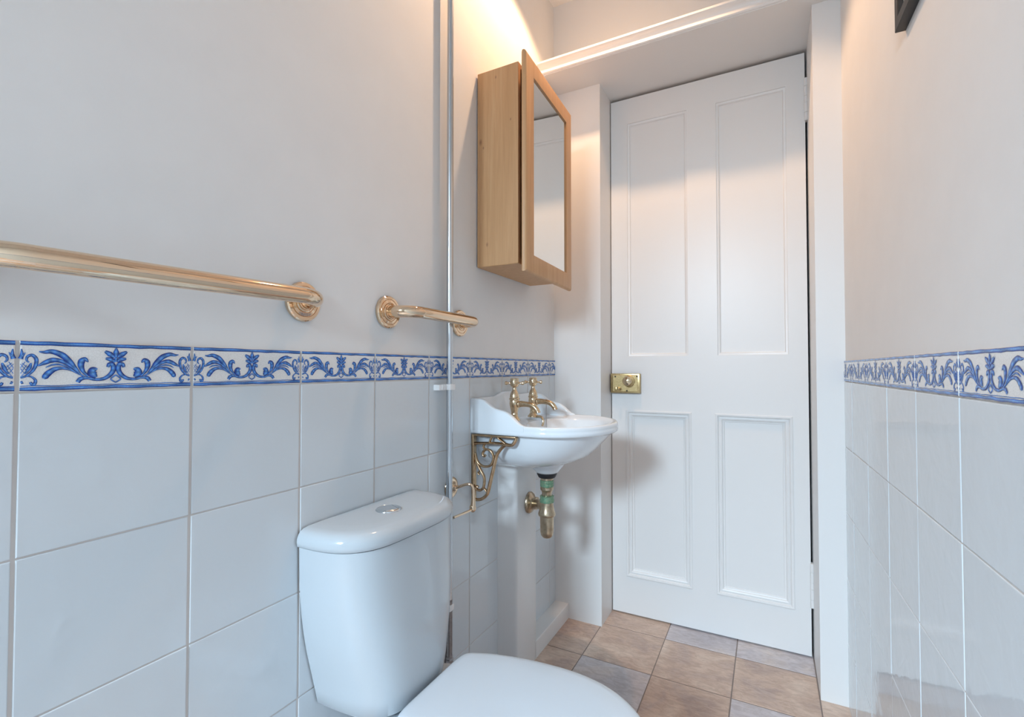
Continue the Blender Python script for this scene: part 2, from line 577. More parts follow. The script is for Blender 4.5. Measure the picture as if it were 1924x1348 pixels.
tiled_wall('wall_right', 'white wall with white tiles and a blue scroll border, right of the door', (RX, 1.2, 0), PI + math.atan(RA), -0.98, 3.5,
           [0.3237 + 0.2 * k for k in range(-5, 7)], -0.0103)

# wall with the door: a pier on each side, the closed head above the shelf
def rw(y):
    return RX - RA * (y - 1.2)
DL, DR, DZ = -0.5965, 0.1255, 2.1855    # door leaf edges
JL, JR = -0.6000, 0.1325               # door jambs
mb = MB()
mb.box(-0.90, JL, YP, 2.28, 0, 2.20)            # left pier with its reveal
mb.box(JR, 0.40, YR, 2.28, 0, 2.20)             # right pier with its reveal
mb.box(-0.90, 0.40, YP, 2.28, 2.198, CEIL)      # wall above the shelf
mb.box(-0.90, 0.40, 2.17, 2.28, 0, 2.3)         # unseen plate added behind the leaf, keeps daylight out of the door gaps
struct('wall_door', mb, M['trim_paint'], 'white painted wall around the door with deep piers')

# the shelf above the door: soffit board and moulded front edge
prof = [(2.175, 2.1975), (1.742, 2.1975), (1.742, 2.200), (1.737, 2.201), (1.734, 2.205), (1.7345, 2.209), (1.739, 2.212), (1.741, 2.215),
        (1.741, 2.222), (1.738, 2.230), (1.733, 2.234), (1.727, 2.237), (1.7245, 2.240), (1.7245, 2.2465), (1.727, 2.249), (1.90, 2.249), (2.175, 2.249)]
struct('trim_1', MB().prism([(a, b) for a, b in prof], 'x', WX - 0.003, 0.215), M['trim_paint'],
       'white moulded shelf running across above the door', smooth=True)
# boxed-in pipe under the basin, and the ledge along the foot of the left wall
mb = MB()
mb.prism([(-0.805, 1.4045), (-0.800, 1.4060), (-0.752, 1.4290), (-0.7475, 1.4315), (-0.7440, 1.4345), (-0.7420, 1.4385), (-0.7414, 1.4430), (-0.7414, 1.579), (-0.7424, 1.581), (-0.805, 1.581)], 'z', 0, 0.80)
struct('trim_2', mb, M['trim_paint'], 'white boxed-in pipe column under the basin', smooth=True)
struct('baseboard_left', MB().rbox(-0.805, -0.7414, 1.575, YP + 0.004, -0.003, 0.0605, 0.0025), M['trim_paint'],
       'white boxed skirting ledge between the pipe column and the door pier')

# back wall with the window that lights the room (behind the camera)
mb = MB()
WX0, WX1, WZ0, WZ1 = -0.79, -0.20, 1.0, 2.3
mb.box(-0.95, WX0, YB - 0.1, YB, 0, CEIL)
mb.box(WX1, 0.5, YB - 0.1, YB, 0, CEIL)
mb.box(WX0, WX1, YB - 0.1, YB, 0, WZ0)
mb.box(WX0, WX1, YB - 0.1, YB, WZ1, CEIL)
struct('wall_back', mb, M['plaster'], 'white wall behind the camera with the window')
mb = MB()
fr = 0.035
mb.box(WX0, WX0 + fr, YB - 0.07, YB - 0.03, WZ0, WZ1).box(WX1 - fr, WX1, YB - 0.07, YB - 0.03, WZ0, WZ1)
mb.box(WX0, WX1, YB - 0.07, YB - 0.03, WZ0, WZ0 + fr).box(WX0, WX1, YB - 0.07, YB - 0.03, WZ1 - fr, WZ1)
mb.box((WX0 + WX1) / 2 - 0.012, (WX0 + WX1) / 2 + 0.012, YB - 0.07, YB - 0.03, WZ0, WZ1)
mb.box(WX0, WX1, YB - 0.07, YB - 0.03, 1.49, 1.52)
struct('window_1', mb, M['trim_paint'], 'white window frame behind the camera')

# ------------------------------------------------------------------ door
door = bpy.data.objects.new('door_1', None)
door.location = (DL, YD, 0)
COL.objects.link(door)
ROOT_LOC['door_1'] = Vector((DL, YD, 0))
door['kind'] = 'structure'
door['label'] = 'white painted four panel door closed in its deep frame'
PX = [(-0.5262, -0.2845), (-0.1760, 0.0645)]
PZ = [(0.170, 0.846), (1.083, 2.078)]
mb = MB()
TH = 0.040
for a, b in ((DL, PX[0][0]), (PX[0][1], PX[1][0]), (PX[1][1], DR)):
    mb.box(a, b, YD, YD + TH, 0.006, DZ)
for a, b in ((0.006, PZ[0][0]), (PZ[0][1], PZ[1][0]), (PZ[1][1], DZ)):
    for c, d in PX:
        mb.box(c, d, YD, YD + TH, a, b)
obj('leaf_frame', mb, M['door_paint'], door)
for j, (z0, z1) in enumerate(PZ):
    for x0, x1 in PX:
        p = obj('panel', MB().box(x0 - 0.002, x1 + 0.002, YD + 0.0135, YD + 0.03, z0 - 0.002, z1 + 0.002), M['door_paint'], door)
        if j == 0:
            pr = [(-0.011, 0.0), (-0.011, -0.0030), (-0.007, -0.0048), (-0.002, -0.0035), (0.000, 0.001), (0.0025, 0.004), (0.008, 0.002), (0.0125, 0.0035), (0.0145, 0.008), (0.017, 0.0095), (0.021, 0.0105), (0.0225, 0.014)]
        else:
            pr = [(-0.001, 0.0), (0.0005, 0.0005), (0.0010, 0.0045), (0.0025, 0.0050), (0.0080, 0.0062), (0.0105, 0.0090), (0.0115, 0.0120), (0.0135, 0.0125), (0.0140, 0.0150)]
        obj('panel_moulding', MB().mould(x0, x1, z0, z1, pr, lambda a, b, d: (a, YD + d, b)), M['door_paint'], p, smooth=True, angle=24)
for zc in (2.010, 0.258):
    mb = MB()
    mb.box(DR - 0.002, JR + 0.001, YD - 0.001, YD + 0.012, zc - 0.078, zc + 0.078)
    hg = obj('hinge', mb, M['door_paint'], door)
    kb = MB()
    zz = zc - 0.078
    for q, hh in enumerate((0.030, 0.036, 0.024, 0.036, 0.030)):
        kb.lathe([(0.0045, 0.0), (0.0062, 0.0012), (0.0062, hh - 0.0012), (0.0045, hh)], (0.1285, YD - 0.006, zz), seg=14)
        zz += hh
    obj('hinge_knuckle', kb, M['door_paint'], hg, smooth=True)
# brass rim lock
LX0, LX1, LZ0, LZ1 = -0.5995, -0.4720, 0.9285, 1.0105
mb = MB().rbox(LX0 + 0.003, LX1, YD - 0.022, YD + 0.001, LZ0, LZ1, 0.0022, 2)
mb.rbox(LX0 + 0.013, LX1 - 0.009, YD - 0.0235, YD - 0.018, LZ0 + 0.006, LZ1 - 0.006, 0.0012, 1)
lock = obj('rim_lock', mb, M['brass_lock'], door, smooth=True, angle=30)
kc = (-0.5165, YD - 0.0225, 0.9795)
obj('lock_rose', MB().lathe([(0.0245, 0.0), (0.0245, 0.003), (0.022, 0.005), (0.016, 0.006), (0.012, 0.009)], kc, (0, -1, 0)), M['brass_lock'], lock, smooth=True)
obj('knob', MB().lathe([(0.009, 0.004), (0.009, 0.012), (0.0105, 0.018), (0.0165, 0.022), (0.0195, 0.028), (0.0195, 0.034), (0.0165, 0.040), (0.009, 0.0435), (0.0, 0.0445)], kc, (0, -1, 0)), M['brass'], lock, smooth=True)
mb = MB().rbox(-0.578, -0.566, YD - 0.030, YD - 0.023, 0.938, 0.954, 0.002, 2)
mb.lathe([(0.004, 0), (0.0035, 0.007), (0.0065, 0.011), (0.0065, 0.017), (0.003, 0.020)], (-0.556, YD - 0.023, 0.9475), (0, -1, 0), 14)
obj('snib', mb, M['brass_lock'], lock, smooth=True)
for x, z in ((-0.575, 0.9975), (-0.484, 0.9985), (-0.524, 0.9985), (-0.526, 0.9385)):
    obj('screw', MB().lathe([(0.0036, 0.0), (0.0032, 0.0014), (0.0015, 0.0019)], (x, YD - 0.0234, z), (0, -1, 0), 12), M['black_hole'], lock, smooth=True)

# ------------------------------------------------------------------ grab rails
def grab_rail(y0, y1, z0, z1, out, label, rt=0.0143, d=0.042):
    t = thing('grab_rail', label, 'grab rail', (WX, (y0 + y1) / 2, (z0 + z1) / 2), 'gold grab rails on the left wall')
    xw = WX - 0.0035
    for y, z in ((y0, z0), (y1, z1)):
        pf = [(0.0382, 0.0), (0.0390, 0.0025), (0.0385, 0.0070), (0.0362, 0.0092), (0.0308, 0.0096), (0.0303, 0.0080), (0.0296, 0.0080), (0.0288, 0.0098), (0.0225, 0.0106), (0.0220, 0.0090), (0.0212, 0.0090), (0.0204, 0.0112), (0.0178, 0.0124), (0.0172, 0.0108), (0.0164, 0.0108), (0.0158, 0.0130), (0.0138, 0.0136), (0.0120, 0.0120)]
        obj('wall_flange', MB().lathe(pf, (xw, y, z), (1, 0, 0), 48), M['nickel_gold'], t, smooth=True, angle=28)
    pts = [Vector((xw + 0.01, y0, z0)), Vector((xw + out - d, y0, z0))]
    for k in range(1, 8):
        a = PI / 2 * k / 8
        pts.append(Vector((xw + out - d + d * math.sin(a), y0 + d - d * math.cos(a), z0 + (z1 - z0) * 0.02)))
    for k in range(0, 9):
        s = k / 8
        pts.append(Vector((xw + out, y0 + d + (y1 - y0 - 2 * d) * s, z0 + (z1 - z0) * s)))
    for k in range(1, 8):
        a = PI / 2 * k / 8
        pts.append(Vector((xw + out - d + d * math.cos(a), y1 - d + d * math.sin(a), z1)))
    pts += [Vector((xw + out - d, y1, z1)), Vector((xw + 0.01, y1, z1))]
    obj('rail', MB().tube(pts, rt, 24), M['nickel_gold'], t, smooth=True)
    return t
grab_rail(0.166, 0.640, 1.155, 1.161, 0.078, 'long gold grab rail above the border tiles, at the left edge of the photo', 0.0145, 0.062)
grab_rail(0.878, 1.181, 1.1655, 1.1640, 0.070, 'short gold grab rail on the wall above the cistern, crossing the grey pipe')

# ------------------------------------------------------------------ vertical water pipe
pipe = thing('water_pipe', 'thin vertical grey metal pipe running up the left wall behind the cistern', 'pipe', (-0.779, 1.102, 0))
px, py = -0.7795, 1.1015
obj('upper_pipe', MB().tube([(px, py, 0.385), (px, py, CEIL)], 0.0090, 18), M['pipe'], pipe, smooth=True)
obj('lower_pipe', MB().tube([(px, py, 0.0), (px, py, 0.400)], 0.0095, 18), M['dull_pipe'], pipe, smooth=True)
obj('pipe_nut', MB().lathe([(0.008, 0), (0.0125, 0.003), (0.0125, 0.017), (0.011, 0.020), (0.011, 0.026), (0.009, 0.029)], (px, py, 0.222), (0, 0, 1), 8), M['dull_pipe'], pipe)
for z, wd in ((0.379, 0.026), (0.9805, 0.068)):
    mb = MB()
    if wd > 0.05:
        mb.rbox(WX - 0.001, px + 0.0115, py - 0.012, py + 0.012, z - 0.0085, z + 0.0085, 0.002)
        mb.rbox(WX - 0.001, WX + 0.019, py - 0.045, py - 0.010, z - 0.0085, z + 0.0075, 0.002)
        mb.box(WX + 0.0185, WX + 0.0215, py - 0.033, py - 0.031, z - 0.006, z + 0.006).box(WX + 0.0185, WX + 0.0215, py - 0.024, py - 0.022, z - 0.006, z + 0.006)
    else:
        mb.rbox(WX - 0.001, px + 0.0105, py - 0.0105, py + 0.0105, z - 0.009, z + 0.009, 0.002)
    obj('pipe_clip', mb, M['white_plastic'], pipe, smooth=True, angle=30)

# ------------------------------------------------------------------ toilet
TY = 0.812
toilet = thing('toilet', 'white close-coupled toilet with its seat lid down, beside the tiled left wall', 'toilet', (-0.5, TY, 0))
def dsection(hw, xf, z, n=72, pw=4.0, qw=3.0, xb=-0.796, yc=TY):
    """A D-shaped section: flat at the wall, rounded at the front."""
    r = []
    d = xf - xb
    for k in range(n):
        a = PI * k / (n - 1)
        c, s = math.cos(a), math.sin(a)
        y = -hw * math.copysign(abs(c) ** (2 / pw), c)
        x = xb + d * abs(s) ** (2 / qw)
        r.append((x, yc + y, z))
    return r
rings = []
for z, hw, xf in ((0.366, 0.126, -0.636), (0.370, 0.131, -0.630), (0.40, 0.138, -0.628), (0.44, 0.148, -0.629), (0.48, 0.158, -0.631), (0.52, 0.166, -0.634), (0.56, 0.172, -0.638), (0.60, 0.1755, -0.643), (0.65, 0.178, -0.646), (0.689, 0.1788, -0.648)):
    rings.append(dsection(hw - 0.007 * (0.70 - z) / 0.33, xf, z, yc=TY - 0.009 * (0.70 - z) / 0.33))
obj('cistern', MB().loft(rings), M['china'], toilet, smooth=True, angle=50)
rings = []
for z, s in ((0.6905, 0.985), (0.692, 1.0), (0.700, 1.006), (0.706, 1.004), (0.713, 0.990), (0.719, 0.965), (0.7228, 0.925), (0.7248, 0.86), (0.7258, 0.70), (0.726, 0.4)):
    rings.append(dsection(0.1835 * s, -0.796 + 0.1515 * s, z))
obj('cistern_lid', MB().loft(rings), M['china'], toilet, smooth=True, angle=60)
bx, by = -0.730, 0.806
ring = obj('flush_button', MB().lathe([(0.0270, 0.0), (0.0272, 0.002), (0.0258, 0.0042), (0.0240, 0.0050), (0.0232, 0.0044)], (bx, by, 0.7250), seg=36), M['chrome'], toilet, smooth=True, angle=60)
def half_disc(r, a0, a1, z0, z1):
    def poly(rr):
        return [(bx + rr * math.cos(a0 + (a1 - a0) * k / 20), by + rr * math.sin(a0 + (a1 - a0) * k / 20)) for k in range(21)]
    return MB().loft([[(x, y, z0) for x, y in poly(r)], [(x, y, z1 - 0.0012) for x, y in poly(r)], [(x, y, z1) for x, y in poly(r - 0.0016)]])
obj('small_flush_key', half_disc(0.0222, 0.35, 2.0, 0.726, 0.7312), M['chrome'], ring)
obj('large_flush_key', half_disc(0.0222, 2.06, 2 * PI + 0.29, 0.726, 0.7306), M['chrome'], ring)

SX0, SXM, SXF, SHW = -0.617, -0.372, -0.176, 0.180     # seat: back, widest place, front, half width
def seat_outline(grow=0.0, back=SX0):
    """Seat outline: straight back edge with small corners, widening, then a round front."""
    half = [(-0.6185, 0.0), (-0.6185, 0.040), (-0.6180, 0.080), (-0.6150, 0.104), (-0.6085, 0.117), (-0.595, 0.1255), (-0.555, 0.1425), (-0.500, 0.1570), (-0.445, 0.1655), (-0.385, 0.1690), (-0.330, 0.1640), (-0.285, 0.1505), (-0.245, 0.1280), (-0.212, 0.0970), (-0.190, 0.0600), (-0.1815, 0.0250)]
    loop = [Vector((x, y, 0)) for x, y in half] + [Vector((-0.1800, 0, 0))] + [Vector((x, -y, 0)) for x, y in reversed(half[1:])]
    n = len(loop)
    pts = []
    for i in range(n):
        p0, p1, p2, p3 = loop[i - 1], loop[i], loop[(i + 1) % n], loop[(i + 2) % n]
        for k in range(4):
            t = k / 4
            q = 0.5 * ((2 * p1) + (p2 - p0) * t + (2 * p0 - 5 * p1 + 4 * p2 - p3) * t * t + (3 * p1 - p0 - 3 * p2 + p3) * t ** 3)
            v = Vector((q.x - SXM, q.y))
            v *= (v.length + grow) / v.length
            pts.append((SXM + v.x, TY + v.y))
    return pts
def oring(g, z, back=SX0):
    return [(x, y, z) for x, y in seat_outline(g, back=back)]
def dome(g, z):
    return [(x, y, z) for x, y in seat_outline(g)]
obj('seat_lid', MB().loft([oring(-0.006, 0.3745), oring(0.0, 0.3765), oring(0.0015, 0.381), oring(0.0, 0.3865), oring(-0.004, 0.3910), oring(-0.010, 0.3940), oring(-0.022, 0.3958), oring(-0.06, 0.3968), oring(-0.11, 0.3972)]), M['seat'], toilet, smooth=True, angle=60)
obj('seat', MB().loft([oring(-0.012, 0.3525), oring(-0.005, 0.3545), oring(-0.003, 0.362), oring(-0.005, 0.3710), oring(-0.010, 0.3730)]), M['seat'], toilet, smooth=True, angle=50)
for dy in (-0.075, 0.075):
    obj('seat_hinge', MB().tube([(SX0 + 0.012, TY + dy - 0.022, 0.372), (SX0 + 0.012, TY + dy + 0.022, 0.372)], 0.010, 14), M['seat'], toilet, smooth=True)
def pan_ring(z, hw, xf, xb, m=64):
    r = []
    xm = xb + (xf - xb) * 0.62
    for k in range(m):
        a = -PI + 2 * PI * k / m
        c, s = math.cos(a), math.sin(a)
        x = xm + (xf - xm) * c if c >= 0 else xm - (xm - xb) * abs(c) ** 0.55
        y = hw * s if c >= 0 else hw * math.copysign(abs(s) ** 0.7, s) * (1 - 0.48 * abs(c))
        r.append((x, TY + y, z))
    return r
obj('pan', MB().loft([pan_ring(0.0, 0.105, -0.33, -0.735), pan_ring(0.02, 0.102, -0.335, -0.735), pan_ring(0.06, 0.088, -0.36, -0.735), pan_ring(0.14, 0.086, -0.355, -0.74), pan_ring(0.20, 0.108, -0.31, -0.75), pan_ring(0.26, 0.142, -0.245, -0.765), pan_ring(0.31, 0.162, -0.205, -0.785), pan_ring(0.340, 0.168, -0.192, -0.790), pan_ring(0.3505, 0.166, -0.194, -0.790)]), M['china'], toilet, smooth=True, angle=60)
obj('cistern_foot', MB().loft([[(x, y, z) for x, y, _ in dsection(0.105, -0.655, 0)] for z in (0.345, 0.368)]), M['china'], toilet, smooth=True)

# ------------------------------------------------------------------ toilet roll holder
trh = thing('toilet_roll_holder', 'empty brass toilet roll holder on the tiles between cistern and basin bracket', 'toilet roll holder', (WX, 1.138, 0.693))
obj('wall_plate', MB().lathe([(0.0300, 0.0), (0.0305, 0.002), (0.0285, 0.0048), (0.0225, 0.0058), (0.0215, 0.0050), (0.0160, 0.0068), (0.0100, 0.0095), (0.0080, 0.016), (0.0060, 0.020)], (WX, 1.138, 0.694), (1, 0, 0), 36), M['nickel_gold'], trh, smooth=True, angle=60)
obj('arm', MB().tube([(WX + 0.012, 1.138, 0.694), (WX + 0.030, 1.139, 0.700), (WX + 0.050, 1.142, 0.7075), (WX + 0.062, 1.145, 0.7070), (WX + 0.068, 1.148, 0.697), (WX + 0.0675, 1.150, 0.680), (WX + 0.066, 1.152, 0.660), (WX + 0.064, 1.153, 0.640)], [0.0058, 0.0042, 0.0040, 0.0042, 0.0045, 0.0050, 0.0066, 0.0085], 14, smooth=4), M['nickel_gold'], trh, smooth=True)
obj('roll_bar', MB().tube([(WX + 0.064, 1.160, 0.6365), (WX + 0.064, 1.060, 0.6395)], 0.0034, 12).sphere((WX + 0.064, 1.153, 0.641), 0.0098, sz=1.3, seg=14), M['nickel_gold'], trh, smooth=True)

# ------------------------------------------------------------------ wash basin
BY, BHW = 1.455, 0.213
basin = thing('wash_basin', 'small white wall-hung washbasin with shaped side wings and two brass pillar taps', 'washbasin', (WX, BY, 0.84))
def U(u):
    return WX + u
UC = 0.20
def rim_shape():
    """Plan outline of the rim: straight at the wall and the sides, an ellipse in front (u forward, v across)."""
    pts = []
    a = 0.182
    u0 = 0.203
    for k in range(121):
        th = -PI / 2 + PI * k / 120
        pts.append((u0 + a * math.cos(th), BHW * math.sin(th)))
    pts += [(u, BHW) for u in (0.17, 0.13, 0.09, 0.05, 0.02, 0.0)]
    pts += [(0.0, BHW * k / 8) for k in range(7, -9, -1)]
    pts += [(u, -BHW) for u in (0.02, 0.05, 0.09, 0.13, 0.17)]
    return pts
def by_angle(pts, n):
    """Resample a closed outline by angle about (UC, 0)."""
    out = []
    m = len(pts)
    for k in range(n):
        a = 2 * PI * (k + 0.5) / n
        d = Vector((math.cos(a), math.sin(a)))
        best = None
        for i in range(m):
            p, q = Vector(pts[i]) - Vector((UC, 0)), Vector(pts[(i + 1) % m]) - Vector((UC, 0))
            e = q - p
            den = d.x * e.y - d.y * e.x
            if abs(den) < 1e-9:
                continue
            t = (p.x * e.y - p.y * e.x) / den
            s = (p.x * d.y - p.y * d.x) / den
            if t > 0 and -1e-6 <= s <= 1 + 1e-6 and (best is None or t > best):
                best = t
        out.append((UC + d.x * best, d.y * best))
    return out
NB = 112
RIM = by_angle(rim_shape(), NB)
def body_ring(su, sv, z, u_in=0.0):
    return [(U(u * su), BY + v * sv, z) for u, v in RIM]
def inset_ring(g, z):
    r = []
    for u, v in RIM:
        q = Vector((u - UC, v))
        q *= (q.length - g) / q.length
        r.append((U(UC + q.x), BY + q.y, z))
    return r
def bowl_ring(cu, ru, rv, z, uc=0.235):
    r = []
    for k in range(NB):
        a = 2 * PI * (k + 0.5) / NB
        r.append((U(cu + ru * math.cos(a)), BY + rv * math.sin(a), z))
    return r
ZR = 0.8650
rings = [body_ring(0.36, 0.28, 0.7165), body_ring(0.50, 0.43, 0.7205), body_ring(0.62, 0.575, 0.7325), body_ring(0.70, 0.675, 0.7445), body_ring(0.775, 0.760, 0.760), body_ring(0.843, 0.825, 0.7845), body_ring(0.90, 0.865, 0.808), body_ring(0.945, 0.890, 0.826), body_ring(0.960, 0.898, 0.8335),
         body_ring(0.985, 0.982, 0.8345), body_ring(0.996, 0.996, 0.8375), body_ring(1.0, 1.0, 0.8425), body_ring(1.0, 1.0, 0.8475), body_ring(0.995, 0.995, 0.8500), body_ring(0.997, 0.998, 0.8535), body_ring(0.996, 0.997, ZR - 0.005), body_ring(0.990, 0.990, ZR - 0.0015), inset_ring(0.007, ZR), inset_ring(0.014, ZR - 0.0008), inset_ring(0.020, ZR - 0.0045)]
rings += [bowl_ring(0.232, 0.126, 0.168, ZR - 0.009), bowl_ring(0.231, 0.121, 0.162, ZR - 0.016), bowl_ring(0.229, 0.112, 0.150, ZR - 0.042), bowl_ring(0.224, 0.096, 0.126, ZR - 0.080), bowl_ring(0.214, 0.072, 0.092, ZR - 0.112), bowl_ring(0.200, 0.042, 0.050, ZR - 0.130), bowl_ring(0.190, 0.022, 0.022, ZR - 0.136)]
mb = MB().loft(rings)
# conical outlet under the bowl
OX, OY = -0.6540, 1.480
mb.lathe([(0.070, 0.045), (0.0600, 0.027), (0.0500, 0.014), (0.0400, 0.002), (0.0345, -0.003)], (OX, OY, 0.690), seg=36)
obj('bowl', mb, M['ceramic'], basin, smooth=True, angle=50)
def wing_profile():
    k = [(0.000, 0.9405), (0.028, 0.9402), (0.040, 0.9375), (0.049, 0.9335), (0.066, 0.9215), (0.074, 0.9165), (0.083, 0.9125), (0.098, 0.9090), (0.110, 0.9065), (0.120, 0.9035), (0.130, 0.8975), (0.142, 0.8885), (0.155, 0.8775), (0.166, 0.8705), (0.178, 0.8662)]
    return catmull([Vector((a, b, 0)) for a, b in k], 3)[0]
wp = wing_profile()
for s in (-1, 1):
    mb = MB()
    y_out, y_in = BY + s * (BHW + 0.0006), BY + s * (BHW - 0.019)
    rings = []
    for p in wp:
        y_in2 = y_in if p.x < 0.15 else y_in + s * 0.006 * (p.x - 0.15) / 0.03
        r = 0.0045
        rings.append([(U(p.x), y_out, 0.848), (U(p.x), y_out, p.y - r), (U(p.x), y_out - s * r * 0.3, p.y - r * 0.3), (U(p.x), y_out - s * r, p.y), (U(p.x), y_in2 + s * r, p.y), (U(p.x), y_in2 + s * r * 0.3, p.y - r * 0.3), (U(p.x), y_in2, p.y - r), (U(p.x), y_in2, 0.848)])
    mb.loft(rings)
    obj('side_wing', mb, M['ceramic'], basin, smooth=True, angle=60)
# back upstand with its raised middle
mb = MB()
rings = []
NU = 60
for k in range(NU + 1):
    v = -BHW + 2 * BHW * k / NU
    a = abs(v) / BHW
    s = max(0.0, min(1.0, (0.46 - a) / 0.36))
    zt = 0.9412 + 0.0125 * (s * s * (3 - 2 * s))
    r = 0.004
    rings.append([(U(0.0005), BY + v, 0.848), (U(0.0005), BY + v, zt - r), (U(0.003), BY + v, zt), (U(0.013), BY + v, zt), (U(0.0165), BY + v, zt - r), (U(0.019), BY + v, 0.872), (U(0.026), BY + v, 0.862), (U(0.026), BY + v, 0.848)])
mb.loft(rings)
obj('back_upstand', mb, M['ceramic'], basin, smooth=True, angle=60)
obj('overflow_slot', MB().lathe([(0.0001, -0.004), (0.0115, -0.003), (0.0115, 0.0015), (0.0001, 0.002)], (U(0.1125), 1.478, 0.8345), (0.93, -0.1, 0.36), 18), M['rubber'], basin)
# small black mark below the bowl by the pipe column, a thin bent tube
obj('black_mark', MB().tube([(-0.7385, 1.428, 0.742), (-0.738, 1.4285, 0.730), (-0.735, 1.430, 0.722)], 0.0022, 8), M['rubber'], basin)

def pillar_tap(y, turn):
    x, zb = -0.722, 0.8640
    body = MB()
    pf = [(0.0185, 0.0), (0.0192, 0.002), (0.0180, 0.005), (0.0125, 0.012), (0.0102, 0.0165), (0.0113, 0.0185), (0.0113, 0.0215), (0.0102, 0.0235), (0.0106, 0.028), (0.0130, 0.038), (0.0156, 0.050), (0.0162, 0.056), (0.0155, 0.0635), (0.0145, 0.0665), (0.0170, 0.0675), (0.0174, 0.0715), (0.0152, 0.0735), (0.0150, 0.078), (0.0136, 0.085), (0.0108, 0.0925), (0.0076, 0.098), (0.0063, 0.103), (0.0063, 0.107)]
    body.lathe(pf, (x, y, zb), seg=28)
    t = obj('pillar_tap', body, M['brass'], basin, smooth=True, angle=45)
    hd = MB()
    hz = zb + 0.107
    hd.lathe([(0.0066, 0.0), (0.0095, 0.0012), (0.0128, 0.005), (0.0148, 0.0115), (0.0148, 0.0185), (0.0134, 0.0235), (0.0138, 0.0250), (0.0138, 0.0275), (0.0115, 0.0292), (0.004, 0.0298)], (x, y, hz), seg=24)
    for q in range(4):
        a = turn + q * PI / 2
        d = Vector((math.cos(a), math.sin(a), 0))
        c = Vector((x, y, hz + 0.0135))
        hd.tube([c + d * 0.012, c + d * 0.016, c + d * 0.021, c + d * 0.0245, c + d * 0.0295, c + d * 0.0315], [0.0046, 0.0031, 0.0034, 0.0056, 0.0058, 0.0032], 12)
    obj('cross_handle', hd, M['brass'], t, smooth=True, angle=50)
    sp = MB()
    z = zb + 0.0535
    sp.lathe([(0.0110, 0.0), (0.0114, 0.003), (0.0090, 0.005)], (x + 0.0150, y, z), (1, 0, 0), 18)
    sp.tube([(x + 0.010, y, z), (x + 0.024, y, z + 0.0012), (x + 0.040, y, z + 0.0008), (x + 0.056, y, z - 0.001), (x + 0.068, y, z - 0.0055), (x + 0.077, y, z - 0.0135), (x + 0.082, y, z - 0.0215), (x + 0.0835, y, z - 0.0255)], [0.0080, 0.0100, 0.0086, 0.0084, 0.0086, 0.0086, 0.0080, 0.0088], 18, smooth=4)
    obj('spout', sp, M['brass'], t, smooth=True, angle=60)
pillar_tap(1.378, math.radians(28))
pillar_tap(1.517, math.radians(28))
# chain stay on the tap ledge, and the plug chain hanging from the far spout
obj('chain_stay', MB().tube([(-0.708, 1.512, 0.866), (-0.690, 1.505, 0.8675), (-0.678, 1.498, 0.862), (-0.674, 1.495, 0.848), (-0.678, 1.494, 0.838)], [0.004, 0.0045, 0.0042, 0.0042, 0.0036], 10, smooth=4), M['brass'], basin, smooth=True)
obj('plug_chain', MB().tube([(-0.6725, 1.517, 0.9130), (-0.6715, 1.514, 0.890), (-0.6690, 1.509, 0.860), (-0.6640, 1.502, 0.825), (-0.6480, 1.490, 0.790), (-0.6350, 1.475, 0.760)], 0.0009, 6, smooth=3), M['dull_pipe'], basin)

# ------------------------------------------------------------------ brass bracket under the basin
br = thing('basin_bracket', 'ornate scrolled brass bracket under the near side of the washbasin', 'bracket', (-0.80, 1.2515, 0.63))
YBK = 1.2515
def K(pts):
    return [(p[0], YBK, p[1]) for p in pts]
def strip(mb, pts, wd, th, sm=5):
    """A flat-oval bar along a path in the bracket's plane."""
    P, R = catmull([Vector(p) for p in K(pts)], sm, [wd] * len(pts))
    rings = []
    n = len(P)
    for i, p in enumerate(P):
        t = (P[min(i + 1, n - 1)] - P[max(i - 1, 0)]).normalized()
        q = Vector((-t.z, 0, t.x))
        rings.append([p + q * (R[i] * math.cos(a)) + Vector((0, th * math.sin(a), 0)) for a in [2 * PI * k / 10 for k in range(10)]])
    mb.loft(rings)
fm = MB()
fm.rbox(-0.7995, -0.7905, YBK - 0.009, YBK + 0.009, 0.630, 0.8335, 0.002)
fm.rbox(-0.7935, -0.648, YBK - 0.009, YBK + 0.009, 0.8275, 0.8338, 0.0018)
strip(fm, [(-0.7925, 0.8045), (-0.7425, 0.8081), (-0.7099, 0.8096), (-0.6839, 0.8083)], 0.0042, 0.0070)
strip(fm, [(-0.6486, 0.8311), (-0.6525, 0.8206), (-0.6622, 0.8088), (-0.674, 0.8069), (-0.6839, 0.8071), (-0.6978, 0.7965), (-0.7119, 0.7797), (-0.7189, 0.7615), (-0.726, 0.7328), (-0.7342, 0.7021), (-0.7423, 0.6713), (-0.7485, 0.6547), (-0.7609, 0.6426), (-0.775, 0.636), (-0.794, 0.6341)], 0.0049, 0.0080)
obj('bracket_frame', fm, M['brass_bracket'], br, smooth=True, angle=50)
